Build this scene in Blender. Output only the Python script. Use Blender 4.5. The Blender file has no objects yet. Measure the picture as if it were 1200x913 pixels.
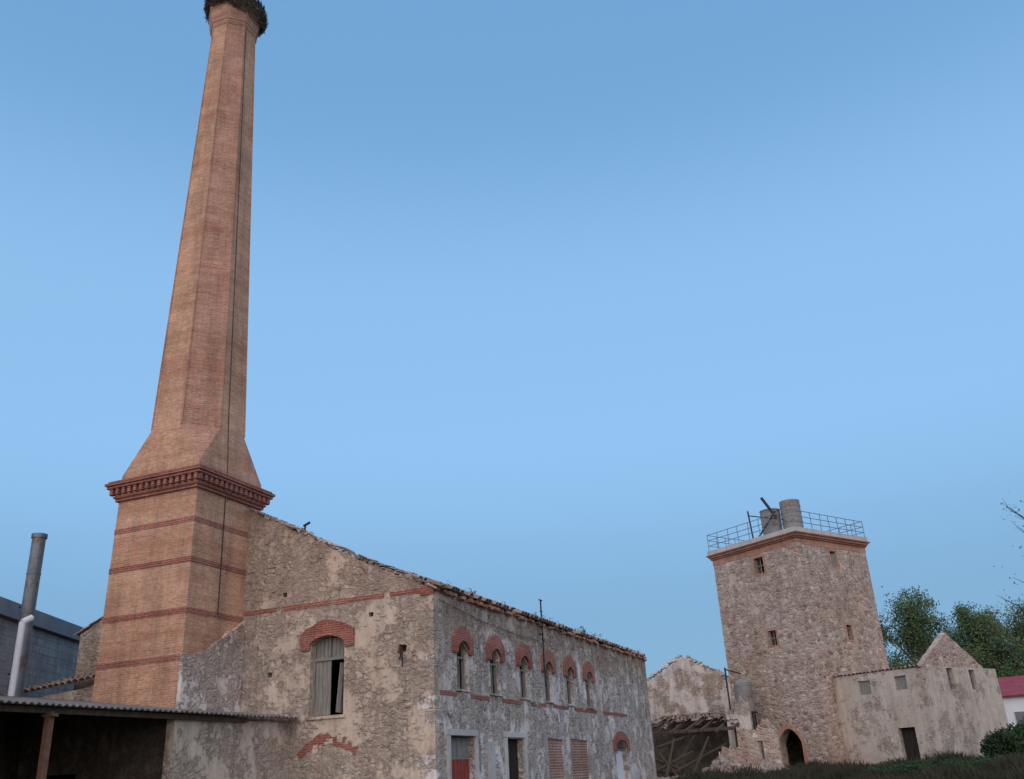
import bpy, math, random
from mathutils import Vector, Matrix, noise as mnoise
random.seed(7)
scene=bpy.context.scene
R=random.random
def U(a,b): return a+(b-a)*random.random()

# ------------------------------------------------------------------ helpers
def link(o,parent=None):
    scene.collection.objects.link(o)
    if parent: o.parent=parent
    return o
def grp(name):
    e=bpy.data.objects.new(name,None); e.empty_display_size=.3
    return link(e)
def uvbox(me):
    uv=me.uv_layers.new(name='UVMap') if not me.uv_layers else me.uv_layers[0]
    vs=me.vertices
    for p in me.polygons:
        n=p.normal
        if abs(n.z)>.8:
            for li in p.loop_indices:
                c=vs[me.loops[li].vertex_index].co; uv.data[li].uv=(c.x,c.y)
        else:
            t=Vector((-n.y,n.x,0)).normalized()
            for li in p.loop_indices:
                c=vs[me.loops[li].vertex_index].co; uv.data[li].uv=(c.dot(t),c.z)
class MB:
    def __init__(s): s.v=[];s.f=[]
    def quad(s,*pts):
        n=len(s.v); s.v+= [tuple(p) for p in pts]; s.f.append(tuple(range(n,n+len(pts))))
    def box(s,c,size,M=None,j=None):
        n=len(s.v)
        for dx in(-.5,.5):
            for dy in(-.5,.5):
                for dz in(-.5,.5):
                    if j: p=Vector((dx*U(.6,1.1)*size[0],dy*U(.6,1.1)*size[1],dz*U(.6,1.1)*size[2]))
                    else: p=Vector((dx*size[0],dy*size[1],dz*size[2]))
                    if M: p=M@p
                    s.v.append(tuple(p+Vector(c)))
        for f in((0,1,3,2),(4,6,7,5),(0,4,5,1),(2,3,7,6),(0,2,6,4),(1,5,7,3)):
            s.f.append(tuple(n+i for i in f))
    def rock(s,c,r,M=None): s.box(c,r,M,1)
    def tube(s,a,b,r1,r2=None,k=8,cap=True):
        if r2 is None: r2=r1
        a=Vector(a);b=Vector(b);d=(b-a)
        if d.length<1e-6:return
        d.normalize()
        x=d.orthogonal().normalized();y=d.cross(x);n=len(s.v)
        for (p,r) in((a,r1),(b,r2)):
            for i in range(k):
                t=2*math.pi*i/k; s.v.append(tuple(p+x*math.cos(t)*r+y*math.sin(t)*r))
        for i in range(k):
            j=(i+1)%k; s.f.append((n+i,n+j,n+k+j,n+k+i))
        if cap:
            s.f.append(tuple(n+i for i in range(k))[::-1]); s.f.append(tuple(n+k+i for i in range(k)))
    def obj(s,name,mat,parent=None,smooth=False):
        me=bpy.data.meshes.new(name); me.from_pydata(s.v,[],s.f); me.validate(); me.update()
        if mat: me.materials.append(mat)
        uvbox(me)
        if smooth:
            for p in me.polygons:p.use_smooth=True
        return link(bpy.data.objects.new(name,me),parent)
def rag(pts,amp,step=.35):
    out=[]
    for i in range(len(pts)-1):
        a=Vector(pts[i]);b=Vector(pts[i+1]);L=(b-a).length;n=max(1,int(L/step))
        for k in range(n):
            p=a.lerp(b,k/n)
            if k>0 or (i>0): p=p+Vector((U(-amp,amp)*.5,U(-amp,amp)))
            out.append((p.x,p.y))
    out.append(tuple(pts[-1]))
    return out
def arch(sc,w,z0,z1,rise,n=8,j=0.0):
    h=w/2; pts=[(sc-h,z0),(sc+h,z0)]
    for i in range(n+1):
        t=i/n; x=sc+h-w*t; z=z1-rise+rise*math.sin(math.pi*t)**.75
        pts.append((x+U(-j,j),z+U(-j,j)))
    return pts
def rect(a,b,z0,z1,j=0): return [(a+U(-j,j),z0),(b+U(-j,j),z0),(b+U(-j,j),z1+U(-j,j)),(a+U(-j,j),z1+U(-j,j))]
def wall(name,org,d,outline,holes,T,mat,parent,proud=0.0):
    """upright slab; outer face through org along d, outward normal=(dy,-dx)"""
    cu=bpy.data.curves.new(name+'_c','CURVE'); cu.dimensions='2D'; cu.fill_mode='BOTH'; cu.extrude=T/2
    for ring in [outline]+holes:
        sp=cu.splines.new('POLY'); sp.points.add(len(ring)-1)
        for i,p in enumerate(ring): sp.points[i].co=(p[0],p[1],0,1)
        sp.use_cyclic_u=True
    ob=bpy.data.objects.new(name+'_c',cu); scene.collection.objects.link(ob)
    dg=bpy.context.evaluated_depsgraph_get(); dg.update()
    me=bpy.data.meshes.new_from_object(ob.evaluated_get(dg))
    bpy.data.objects.remove(ob)
    d=Vector((d[0],d[1])).normalized(); n=Vector((d.y,-d.x))
    for v in me.vertices:
        x,y,z=v.co; o=z-T/2+proud
        v.co=(org[0]+d.x*x+n.x*o, org[1]+d.y*x+n.y*o, y)
    me.materials.clear(); me.materials.append(mat); me.update(); me.name=name
    for p in me.polygons:p.use_smooth=False
    uvbox(me)
    return link(bpy.data.objects.new(name,me),parent)

# ------------------------------------------------------------------ materials
class NT:
    def __init__(s,name,rough=.9):
        s.m=bpy.data.materials.new(name); s.m.use_nodes=True; s.nt=s.m.node_tree
        s.b=s.nt.nodes['Principled BSDF']; s.b.inputs['Roughness'].default_value=rough
        if 'Specular IOR Level' in s.b.inputs: s.b.inputs['Specular IOR Level'].default_value=.2
    def n(s,t,**k):
        nd=s.nt.nodes.new(t)
        for a,b in k.items(): setattr(nd,a,b)
        return nd
    def l(s,a,b): s.nt.links.new(a,b)
    def pos(s,scale=(1,1,1)):
        g=s.n('ShaderNodeNewGeometry'); m=s.n('ShaderNodeMapping'); m.inputs['Scale'].default_value=scale
        s.l(g.outputs['Position'],m.inputs['Vector']); return m.outputs['Vector']
    def noise(s,vec,scale,detail=6,rough=.6,dist=0):
        n=s.n('ShaderNodeTexNoise'); n.inputs['Scale'].default_value=scale; n.inputs['Detail'].default_value=detail
        n.inputs['Roughness'].default_value=rough; n.inputs['Distortion'].default_value=dist
        s.l(vec,n.inputs['Vector']); return n
    def ramp(s,fac,stops,interp='LINEAR'):
        r=s.n('ShaderNodeValToRGB'); r.color_ramp.interpolation=interp; e=r.color_ramp.elements
        while len(e)<len(stops): e.new(.5)
        for i,(p,c) in enumerate(stops):
            e[i].position=p
            e[i].color=(c,c,c,1) if isinstance(c,(int,float)) else (*c,1)
        s.l(fac,r.inputs['Fac']); return r.outputs['Color']
    def mix(s,f,a,b,mode='MIX'):
        m=s.n('ShaderNodeMix',data_type='RGBA',blend_type=mode)
        for sock,v in ((m.inputs['Factor'],f),(m.inputs['A'],a),(m.inputs['B'],b)):
            if hasattr(v,'links') : s.l(v,sock)
            elif isinstance(v,(int,float)):
                sock.default_value=v if sock.name=='Factor' else (v,v,v,1)
            else: sock.default_value=(*v,1)
        return m.outputs['Result']
    def math(s,op,a,b=0):
        m=s.n('ShaderNodeMath',operation=op)
        for i,v in enumerate((a,b)):
            if hasattr(v,'links'): s.l(v,m.inputs[i])
            else: m.inputs[i].default_value=v
        return m.outputs[0]
    def bump(s,h,strength=.5,dist=.05):
        b=s.n('ShaderNodeBump'); b.inputs['Strength'].default_value=strength; b.inputs['Distance'].default_value=dist
        s.l(h,b.inputs['Height']); s.l(b.outputs['Normal'],s.b.inputs['Normal'])
    def col(s,c): 
        s.l(c,s.b.inputs['Base Color'])

def rubble(name,thr=.5,plaster=((.50,.44,.36),(.62,.56,.47)),stones=((.26,.17,.11),(.40,.29,.20),(.52,.42,.32),(.33,.26,.20)),mortar=(.50,.42,.33),stain=.6,redthr=.66,vs=4.2,soft=.03,ms=.75,thin=.10,smear=(.44,.60),zt=None,zthr=None,ghost=.62,crevf=.8):
    t=NT(name,.95); P=t.pos()
    dn=t.noise(P,2.6,4,.65)
    vm=t.n('ShaderNodeVectorMath',operation='MULTIPLY_ADD'); t.l(dn.outputs['Color'],vm.inputs[0]); vm.inputs[1].default_value=(.42,.42,.42); t.l(t.pos((1,1,1.45)),vm.inputs[2])
    v=t.n('ShaderNodeTexVoronoi'); v.inputs['Scale'].default_value=vs; t.l(vm.outputs[0],v.inputs['Vector'])
    ve=t.n('ShaderNodeTexVoronoi',feature='DISTANCE_TO_EDGE'); ve.inputs['Scale'].default_value=vs; t.l(vm.outputs[0],ve.inputs['Vector'])
    sep=t.n('ShaderNodeSeparateColor'); t.l(v.outputs['Color'],sep.inputs[0])
    sc=t.ramp(sep.outputs[0],[(i/(len(stones)-1),c) for i,c in enumerate(stones)])
    fine=t.noise(P,11,6,.72)
    sc=t.mix(.7,sc,t.ramp(fine.outputs[0],[(.28,.5),(.68,1.3)]),'MULTIPLY')
    edge=t.ramp(ve.outputs['Distance'],[(.02,0.0),(.20,1.0)])
    mid=t.noise(P,1.9,7,.78)
    sm=t.ramp(mid.outputs[0],[(smear[0],1.0),(smear[1],.2)])
    edge2=t.mix(1.0,edge,sm,'MULTIPLY')
    mort=t.mix(.6,mortar,t.ramp(fine.outputs[0],[(.3,.6),(.7,1.2)]),'MULTIPLY')
    st=t.mix(edge2,mort,sc)
    crev=t.ramp(ve.outputs['Distance'],[(.0,.45),(.05,1.0)])
    st=t.mix(t.ramp(mid.outputs[0],[(.40,crevf),(.54,0.0)]),st,t.mix(1.0,st,crev,'MULTIPLY'))
    red=t.ramp(t.noise(P,1.3,6,.78).outputs[0],[(redthr,0.0),(redthr+.05,1.0)])
    st=t.mix(t.math('MULTIPLY',red,.5),st,(.42,.22,.16))
    pn=t.noise(P,1.5,8,.75,.3)
    pl=t.ramp(pn.outputs[0],[(.32,plaster[0]),(.62,plaster[1])])
    pl=t.mix(.7,pl,t.ramp(fine.outputs[0],[(.3,.78),(.62,1.07)]),'MULTIPLY')
    mk0=t.noise(P,ms,9,.76,0).outputs[0]
    mk=t.math('ADD',t.math('MULTIPLY',mk0,.66),t.math('ADD',t.math('MULTIPLY',mid.outputs[0],.22),t.math('MULTIPLY',fine.outputs[0],.12)))
    if zthr:
        g=t.n('ShaderNodeNewGeometry'); sx=t.n('ShaderNodeSeparateXYZ'); t.l(g.outputs['Position'],sx.inputs[0])
        mr=t.n('ShaderNodeMapRange'); t.l(sx.outputs['Z'],mr.inputs['Value']); mr.inputs['From Min'].default_value=zthr[0]; mr.inputs['From Max'].default_value=zthr[1]; mr.inputs['To Min'].default_value=0; mr.inputs['To Max'].default_value=zthr[2]
        mk=t.math('ADD',mk,mr.outputs[0])
    base=tuple((a+b)/2*.92 for a,b in zip(plaster[0],mortar))
    thinm=t.ramp(mk,[(thr-thin-soft*2,0.0),(thr-thin+soft*2,ghost)])
    st=t.mix(thinm,st,t.mix(.6,base,t.ramp(fine.outputs[0],[(.3,.72),(.7,1.18)]),'MULTIPLY'))
    mask=t.ramp(mk,[(thr-soft,0.0),(thr+soft,1.0)])
    lip=t.ramp(mk,[(thr-soft*1.6,1.0),(thr-soft*.6,.78),(thr+soft*.3,1.0)])
    c=t.mix(mask,st,pl)
    c=t.mix(.5,c,lip,'MULTIPLY')
    strk=t.ramp(t.noise(t.pos((1.8,1.8,.22)),1.5,7,.75).outputs[0],[(.38,stain),(.56,1.04)])
    c=t.mix(.6,c,strk,'MULTIPLY')
    pits=t.ramp(t.noise(P,5.5,4,.6).outputs[0],[(.65,1.0),(.70,.5)])
    c=t.mix(.8,c,pits,'MULTIPLY')
    big=t.ramp(t.noise(P,.23,3,.5).outputs[0],[(.35,(.90,.83,.78)),(.65,(1.08,1.06,1.06))])
    c=t.mix(.8,c,big,'MULTIPLY')
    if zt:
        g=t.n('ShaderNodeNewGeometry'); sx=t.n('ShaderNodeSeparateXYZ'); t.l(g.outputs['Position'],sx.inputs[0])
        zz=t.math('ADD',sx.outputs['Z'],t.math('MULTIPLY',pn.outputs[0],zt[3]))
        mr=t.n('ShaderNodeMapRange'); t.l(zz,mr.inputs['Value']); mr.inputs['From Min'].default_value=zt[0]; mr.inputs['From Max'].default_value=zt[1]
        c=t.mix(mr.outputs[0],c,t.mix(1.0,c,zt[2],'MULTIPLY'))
    t.col(c)
    h=t.mix(mask,t.mix(.4,edge2,fine.outputs[0]),t.mix(.15,.85,pn.outputs[0]))
    t.bump(h,.9,.06)
    return t.m
def brick(name,c1,c2,mort,var=.5,bw=.27,rh=.065,ms=.012,dark=.6):
    t=NT(name,.92)
    uv=t.n('ShaderNodeUVMap'); b=t.n('ShaderNodeTexBrick'); t.l(uv.outputs[0],b.inputs['Vector'])
    b.inputs['Color1'].default_value=(*c1,1); b.inputs['Color2'].default_value=(*c2,1); b.inputs['Mortar'].default_value=(*mort,1)
    b.inputs['Scale'].default_value=1; b.inputs['Brick Width'].default_value=bw; b.inputs['Row Height'].default_value=rh
    b.inputs['Mortar Size'].default_value=ms; b.inputs['Mortar Smooth'].default_value=.4; b.inputs['Bias'].default_value=-.1
    P=t.pos()
    c=t.mix(var,b.outputs['Color'],t.ramp(t.noise(P,.9,7,.72).outputs[0],[(.32,.66),(.65,1.18)]),'MULTIPLY')
    c=t.mix(.6,c,t.ramp(t.noise(t.pos((2,2,.35)),1.0,6,.7).outputs[0],[(.35,dark),(.55,1.05)]),'MULTIPLY')
    c=t.mix(.85,c,t.ramp(t.noise(t.pos((.07,.07,1)),1.5,4,.8).outputs[0],[(.38,(.86,.72,.68)),(.55,(1.06,1.04,1.02))]),'MULTIPLY')
    c=t.mix(.7,c,t.ramp(t.noise(t.pos((1,1,2.2)),8,5,.78).outputs[0],[(.32,.58),(.66,1.28)]),'MULTIPLY')
    t.col(c); t.bump(b.outputs['Fac'],-.6,.025)
    return t.m
def plain(name,ca,cb,scale=3,rough=.85,metal=0,stretch=(1,1,1),bump=.2,spots=None):
    t=NT(name,rough); P=t.pos(stretch); n=t.noise(P,scale,7,.7)
    c=t.ramp(n.outputs[0],[(.3,ca),(.68,cb)])
    if spots:
        c=t.mix(t.ramp(t.noise(t.pos(),scale*.7,7,.8).outputs[0],[(.53,0.0),(.60,1.0)]),c,spots)
    t.col(c); t.b.inputs['Metallic'].default_value=metal; t.bump(n.outputs[0],bump,.02); return t.m

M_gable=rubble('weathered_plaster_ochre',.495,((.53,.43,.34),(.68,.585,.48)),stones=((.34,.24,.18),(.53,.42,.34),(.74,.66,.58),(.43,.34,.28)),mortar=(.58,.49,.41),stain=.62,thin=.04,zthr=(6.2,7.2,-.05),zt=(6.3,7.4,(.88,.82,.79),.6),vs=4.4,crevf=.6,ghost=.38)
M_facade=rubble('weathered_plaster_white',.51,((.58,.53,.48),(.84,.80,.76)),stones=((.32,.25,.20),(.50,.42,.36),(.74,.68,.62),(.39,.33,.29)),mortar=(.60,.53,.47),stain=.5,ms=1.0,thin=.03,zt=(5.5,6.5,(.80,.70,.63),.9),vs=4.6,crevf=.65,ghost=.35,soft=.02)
M_tower=rubble('tower_rubble',.60,((.53,.42,.35),(.63,.52,.44)),stones=((.27,.17,.12),(.49,.35,.27),(.75,.66,.58),(.38,.28,.23),(.61,.48,.39)),mortar=(.57,.46,.38),vs=2.9,stain=.7,redthr=.58,thin=.06,smear=(.52,.66),zthr=(7.5,11.5,.08),ghost=.4)
M_annex=rubble('annex_plaster',.46,((.50,.43,.36),(.62,.55,.47)),stain=.68,ms=.7,stones=((.34,.26,.20),(.46,.37,.30),(.60,.53,.46),(.40,.33,.27)),crevf=.7)
M_debris=plain('stone_debris',(.24,.19,.15),(.52,.45,.38),2.5,.95,spots=(.30,.20,.15))
M_ruin=rubble('ruin_plaster',.48,((.52,.47,.43),(.70,.65,.60)),stain=.5,redthr=.6,crevf=.7)
M_shaded=rubble('shaded_wall',.5,((.10,.08,.065),(.17,.14,.11)),stones=((.07,.05,.04),(.12,.09,.07),(.17,.14,.11),(.09,.07,.06)),mortar=(.13,.11,.09))  # shade under the shed roofs put into the wall colour
M_buff=brick('buff_brick',(.58,.335,.205),(.46,.24,.15),(.56,.40,.30))
M_red=brick('red_brick',(.36,.11,.08),(.26,.08,.06),(.39,.26,.21),bw=.25)
M_mixbrick=brick('pink_brick',(.51,.275,.185),(.40,.185,.13),(.51,.36,.28))
M_infill=brick('infill_brick',(.36,.18,.13),(.28,.13,.10),(.50,.42,.35),ms=.02,rh=.09,dark=.45)
M_block=brick('grey_block',(.36,.36,.36),(.31,.31,.32),(.24,.24,.25),bw=.5,rh=.25,ms=.014)
M_tile=plain('clay_tile',(.19,.12,.095),(.44,.33,.27),2.2,.95,spots=(.36,.31,.27))
M_wood=plain('weathered_wood',(.15,.14,.125),(.34,.32,.28),4,.9,stretch=(6,6,.6))
M_wood2=plain('dark_timber',(.05,.035,.025),(.15,.11,.08),4,.9,stretch=(3,3,.8))
M_dark=plain('opening_shadow_and_door',(.018,.015,.013),(.05,.042,.036),3,.95,stretch=(3,3,.8))  # near-black: painted shade for facade openings, also the annex door
M_rust=plain('rusty_steel',(.12,.06,.045),(.22,.12,.08),6,.8)
M_galv=plain('galvanised_steel',(.13,.145,.16),(.22,.235,.25),3,.5,metal=.4,spots=(.14,.105,.09))
M_white=plain('white_plastic',(.62,.64,.66),(.75,.77,.78),2,.6)
M_corr=plain('fibre_cement',(.14,.13,.12),(.27,.25,.23),1.6,.95,spots=(.20,.12,.09))
M_conc=plain('concrete',(.40,.37,.34),(.64,.61,.57),1.5,.95)
M_tank=plain('tank_cement',(.17,.17,.17),(.32,.30,.28),1.8,.9,spots=(.22,.155,.12))
M_rail=plain('railing_steel',(.14,.20,.27),(.22,.28,.35),6,.6)
M_iron=plain('black_iron',(.025,.025,.03),(.06,.055,.06),6,.6)
M_redmetal=plain('red_painted_metal',(.26,.045,.04),(.38,.08,.065),3,.7,spots=(.20,.09,.07))
M_glass=plain('dusty_glass',(.08,.09,.10),(.2,.21,.22),2,.35)
M_twig=plain('twigs',(.045,.036,.03),(.15,.12,.10),9,.95)
M_bark=plain('bark',(.05,.04,.03),(.13,.11,.085),8,.95)
M_whitewall=plain('white_render',(.66,.66,.68),(.78,.78,.80),1,.9)
M_roofred=plain('magenta_roof',(.24,.055,.08),(.32,.085,.11),2,.8)
M_fascia=plain('grey_fascia',(.17,.19,.22),(.24,.26,.29),1.5,.7)
def leafmat(name,a,b):
    t=NT(name,.8); n=t.noise(t.pos(),.9,4,.6); n2=t.noise(t.pos(),7,3,.7)
    c=t.ramp(n.outputs[0],[(.3,a),(.7,b)]); c=t.mix(.7,c,t.ramp(n2.outputs[0],[(.3,.55),(.7,1.4)]),'MULTIPLY')
    t.col(c); return t.m
M_leaf=leafmat('foliage',(.055,.095,.035),(.12,.165,.07))
M_bush=leafmat('bush_foliage',(.018,.04,.016),(.045,.08,.03))
M_grass=leafmat('grass_blades',(.024,.028,.016),(.07,.066,.04))
t=NT('ground_soil',.98); c=t.ramp(t.noise(t.pos(),.35,8,.7).outputs[0],[(.35,(.11,.09,.065)),(.5,(.06,.065,.035)),(.66,(.14,.115,.085))])
c=t.mix(.6,c,t.ramp(t.noise(t.pos(),6,6,.75).outputs[0],[(.3,.6),(.7,1.3)]),'MULTIPLY'); t.col(c); t.bump(t.noise(t.pos(),4,6,.7).outputs[0],.6,.1); M_ground=t.m

# ------------------------------------------------------------------ ground
def gz(x,y):
    s=min(1,max(0,(y-18)/30)); s=s*s*(3-2*s)
    d=math.hypot(x,y)
    return 1.0*s+ .08*mnoise.noise(Vector((x*.15,y*.15,0)))*min(1,d/10)
g=MB(); N=150
def ax(i): 
    u=(i/N)*2-1; return math.copysign(abs(u)**2.6*900+abs(u)*60,u)
for j in range(N+1):
    for i in range(N+1):
        x=ax(i);y=ax(j)+30; g.v.append((x,y,gz(x,y)))
for j in range(N):
    for i in range(N):
        a=j*(N+1)+i; g.f.append((a,a+1,a+N+2,a+N+1))
g.obj('ground',M_ground,smooth=True)

# ------------------------------------------------------------------ tile roofs
def tiles(name,e0,along,up,n_al,n_up,parent,mat=M_tile,w=.24,l=.42,miss=0.02,jit=.02,ragged=0,solid=True,keep=None):
    m=MB(); nrm=along.cross(up).normalized()
    if nrm.z<0:nrm=-nrm
    K=5
    for i in range(n_al):
        lo=random.choice([0,0,0,1,1,2]) if ragged else 0
        for j in range(n_up):
            if R()<miss or (ragged and j<lo and R()<.7): continue
            if keep and not keep(i,j): continue
            c=e0+along*((i+.5)*w)+up*(j*l*.88)+nrm*(.012*(j%2)) + along*U(-jit,jit)+up*U(-jit,jit)*1.5+nrm*U(0,jit*.6)
            a=U(-.06,.06); d=(up+along*a+nrm*U(-.04,.04)).normalized(); s=along
            idx=len(m.v)
            for (k,rr) in ((0,.115),(1,.095)):
                for q in range(K+1):
                    th=math.pi*q/K
                    p=c+d*(k*l)+s*math.cos(th)*rr+nrm*(math.sin(th)*rr*.8+ (.02 if k==0 else -.0))
                    m.v.append(tuple(p))
            for q in range(K): m.f.append((idx+q,idx+q+1,idx+K+1+q+1,idx+K+1+q))
    o=m.obj(name,mat,parent)
    if solid:
        md=o.modifiers.new('thick','SOLIDIFY'); md.thickness=.018
    return o

# ------------------------------------------------------------------ FACTORY BUILDING
FX=-11.82; GY=22.97; FY=45.7; LX=-24.9; RX=-18.36; EH=6.62; RH=9.85
fb=grp('factory_building')
out=[(LX,-.2),(FX,-.2),(FX,EH)]
out+=rag([(FX,EH),(-14.0,EH+.98),(RX,RH),(LX,EH)],.06,.2)[1:]
wc=(-15.26)
holes=[arch(wc,1.14,3.42,5.62,.22,8,.012), [(-12.98,4.9),(-12.7,4.93),(-12.66,5.1),(-12.9,5.15)],[(-13.9,6.0),(-13.75,6.0),(-13.74,6.12),(-13.9,6.13)],[(-16.9,6.9),(-16.75,6.9),(-16.76,7.05),(-16.9,7.03)],[(-17.3,4.6),(-17.15,4.62),(-17.17,4.75),(-17.32,4.74)]]
wall('gable_wall',(0,GY),(1,0),out,holes,.5,M_gable,fb)
winY=[24.75,27.1,29.5,31.8,34.1,36.4]
holes=[arch(y-GY,.72,3.95,5.25,.22,8,.01) for y in winY]
holes+=[rect(23.8-GY,25.4-GY,.0,2.7,.01),rect(27.75-GY,29.15-GY,.0,2.68,.01),rect(31.4-GY,32.9-GY,.9,2.7,.04),rect(33.7-GY,35.7-GY,.9,2.72,.04),arch(40.2-GY,1.7,.9,2.75,.3,8,.01)]
for k in range(14):
    y=U(1.5,21.5); z=random.choice([5.98,6.2,3.4,3.3]); holes.append([(y,z),(y+.12,z),(y+.11,z+.1),(y+.01,z+.11)])
L=FY-GY-.5
out=[(.5,-.2),(L,-.2),(L,EH)]+rag([(L,EH),(.5,EH)],.05,.25)[1:]
wall('long_facade',(FX,GY),(0,1),out,holes,.5,M_facade,fb)
RR=9.25
wall('rear_gable',(0,FY),(-1,0),[(-FX+.0,-.2),(-LX,-.2),(-LX,EH),(-RX,RR),(-FX,EH)],[],.5,M_facade,fb)
wall('left_wall',(LX,FY-.5),(0,-1),[(0,-.2),(FY-GY-1,-.2),(FY-GY-1,EH),(0,EH)],[],.5,M_facade,fb)
m=MB(); m.box((( LX+FX)/2,(GY+FY)/2,3.25),(FX-LX-1.05,FY-GY-1.05,.2)); m.obj('upper_floor',M_wood2,fb)
def band(name,org,d,s0,s1,z,h,mat,parent,pr=.03):
    top=rag([(s1,z+h),(s0,z+h)],.015,.25); bot=rag([(s0,z),(s1,z)],.015,.25)
    return wall(name,org,d,bot+top,[],.06,mat,parent,proud=pr)
for a,b in ((-18.3,-17.1),(-16.9,-15.2),(-15.1,-13.4),(-13.2,-12.2)):
    band('gable_brick_band',(0,GY),(1,0),a,b,6.5+U(-.012,.012),.13,M_red,fb,.02)
band('corner_brick',(0,GY),(1,0),-12.2,-11.78,6.42,.24,M_red,fb,.045)
for a,b in ((.3,1.35),(2.3,3.6),(4.6,6.1),(7.0,8.4),(9.2,10.8),(11.5,14.2),(15,18.6)):
    band('facade_brick_band',(FX,GY),(0,1),a,b,3.74+U(-.01,.01),.12,M_red,fb,.02)
def hood(name,org,d,sc,w,zs,rise,th,ear,mat,parent,pr=.07):
    h=w/2; inn=[];outr=[]
    for i in range(11):
        t=i/10; x=sc-h+w*t; inn.append((x,zs+rise*math.sin(math.pi*t)**.8))
        x2=sc-h-ear+(w+2*ear)*t; outr.append((x2,zs+th*.75+(rise+th*.35)*math.sin(math.pi*t)**.9+U(-.03,.03)))
    ring=[(sc-h-ear,zs-.16),(sc-h,zs-.16)]+inn+[(sc+h,zs-.16),(sc+h+ear,zs-.16)]+outr[::-1]
    return wall(name,org,d,ring,[],.14,mat,parent,proud=pr)
hood('gable_window_hood',(0,GY),(1,0),wc,1.16,5.42,.2,.4,.32,M_red,fb)
for y in winY: hood('window_hood',(FX,GY),(0,1),y-GY,.78,5.1,.2,.38,.26,M_red,fb,.09)
hood('lower_window_hood',(FX,GY),(0,1),40.2-GY,1.75,2.5,.28,.32,.3,M_red,fb)
inn=[];o2=[]
for i in range(17):
    t=i/16; x=-16.05+1.75*t; inn.append((x,2.35+.32*math.sin(math.pi*t)+U(-.05,.05))); o2.append((x+(t-.5)*.25,2.55+.4*math.sin(math.pi*t)+U(-.1,.05)))
wall('gable_relieving_arch',(0,GY),(1,0),inn+o2[::-1],[],.08,M_red,fb,proud=.015)
m=MB()
m.box((wc-.54,GY+.2,4.5),(.07,.1,2.2)); m.box((wc+.54,GY+.2,4.5),(.07,.1,2.2)); m.box((wc,GY+.2,4.98),(1.1,.09,.08)); m.box((wc-.02,GY+.2,5.3),(.05,.08,.55))
for i in range(4): m.box((wc-.46+i*.135,GY+.22+U(-.005,.005),4.2),(.125,.03,1.5))
for i in range(8): m.box((wc-.46+i*.135,GY+.24,5.3),(.125,.02,.56))
Mx=Matrix.Rotation(math.radians(66),3,'Z')@Matrix.Rotation(math.radians(5),3,'Y')
for i in range(4): m.box((wc+.42-.02*i,GY+.05+i*.12,4.15),(.125,.03,1.35),Mx)
m.obj('gable_shutter',M_wood,fb)
m=MB(); m.box((wc,GY-.0,3.375),(1.3,.1,.08)); m.obj('gable_window_sill',M_gable,fb)
m=MB()
for k,y in enumerate(winY):
    for dy in(-.33,.33): m.box((FX-.14,y+dy,4.55),(.08,.06,1.25))
    m.box((FX-.14,y,4.85),(.07,.66,.05)); m.box((FX-.14,y,4.4),(.06,.04,.95))
    if k in (2,5): m.box((FX-.16,y-.16,4.35),(.02,.29,.85))
m.obj('upper_window_frames',M_wood,fb)
m=MB()
for y in winY: m.box((FX-.24,y,4.6),(.04,.76,1.34))
m.obj('upper_window_shadow_panels',M_dark,fb)  # dark panels stand in for the unlit interior behind the frames
m=MB()
for y in winY: m.box((FX+.0,y,3.92),(.12,.9,.05))
m.obj('upper_window_sills',M_facade,fb)
m=MB(); m.box((FX-.2,24.6,1.35),(.05,1.56,1.5)); 
for i in range(7): m.box((FX-.165,23.95+i*.22,1.35),(.03,.03,1.5))
m.obj('red_metal_door',M_redmetal,fb)
m=MB(); m.box((FX-.2,24.6,2.13),(.08,1.58,.07)); m.box((FX-.2,24.6,2.42),(.03,1.56,.5)); m.box((FX-.18,24.6,2.4),(.05,.05,.5)); m.obj('door_transom',M_wood,fb)
m=MB()
for (a,b) in((23.8,25.4),(27.75,29.15)):
    m.box((FX+.0,(a+b)/2,2.79),(.12,b-a+.4,.16))
    for y in(a-.09,b+.09): m.box((FX+.0,y,1.3),(.11,.16,2.8))
m.box((FX+.0,26.55,1.3),(.07,.5,2.55))
m.obj('door_surrounds',M_conc,fb)
m=MB(); m.box((FX-.25,28.45,1.3),(.05,1.42,2.8)); m.obj('doorway_shadow_panel',M_dark,fb)  # dark sheet painting the shade inside the second doorway
wall('brick_infill',(FX,GY),(0,1),rect(31.4-GY-.05,32.9-GY+.05,.8,2.75),[],.2,M_infill,fb,proud=-.05)
wall('brick_infill_b',(FX,GY),(0,1),rect(33.7-GY-.05,35.7-GY+.05,.8,2.77),[],.2,M_infill,fb,proud=-.05)
m=MB(); m.box((FX-.25,40.2,1.6),(.04,1.7,1.5)); m.obj('lower_window_panel',M_whitewall,fb)
m=MB(); m.box((FX-.22,40.2,2.4),(.06,1.7,.06)); m.box((FX-.22,40.2,2.5),(.06,.06,.5)); m.obj('lower_window_frame',M_wood,fb)
m=MB()
for k in range(17):
    z=.2+k*.37; w=.55 if k%2 else .32; w2=.32 if k%2 else .55
    if R()<.4: continue
    m.box((FX-w/2+.012,GY+.0,z),(w,.016,.33)); m.box((FX+.0,GY+w2/2-.007,z+.002),(.016,w2,.328))
m.obj('corner_quoins',M_facade,fb)
m=MB()
for k in range(700):
    x=U(-18.2,-12.0); z=U(.4,9.3)
    if z>EH-.2+(FX-x)*.47 or mnoise.noise(Vector((x*.9,3,z*.9)))<.0 or (abs(x-wc)<1.1 and 3.2<z<6.2) or 6.3<z<6.8: continue
    m.rock((x,GY,z),(U(.1,.3),U(.02,.07),U(.07,.18)))
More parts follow.
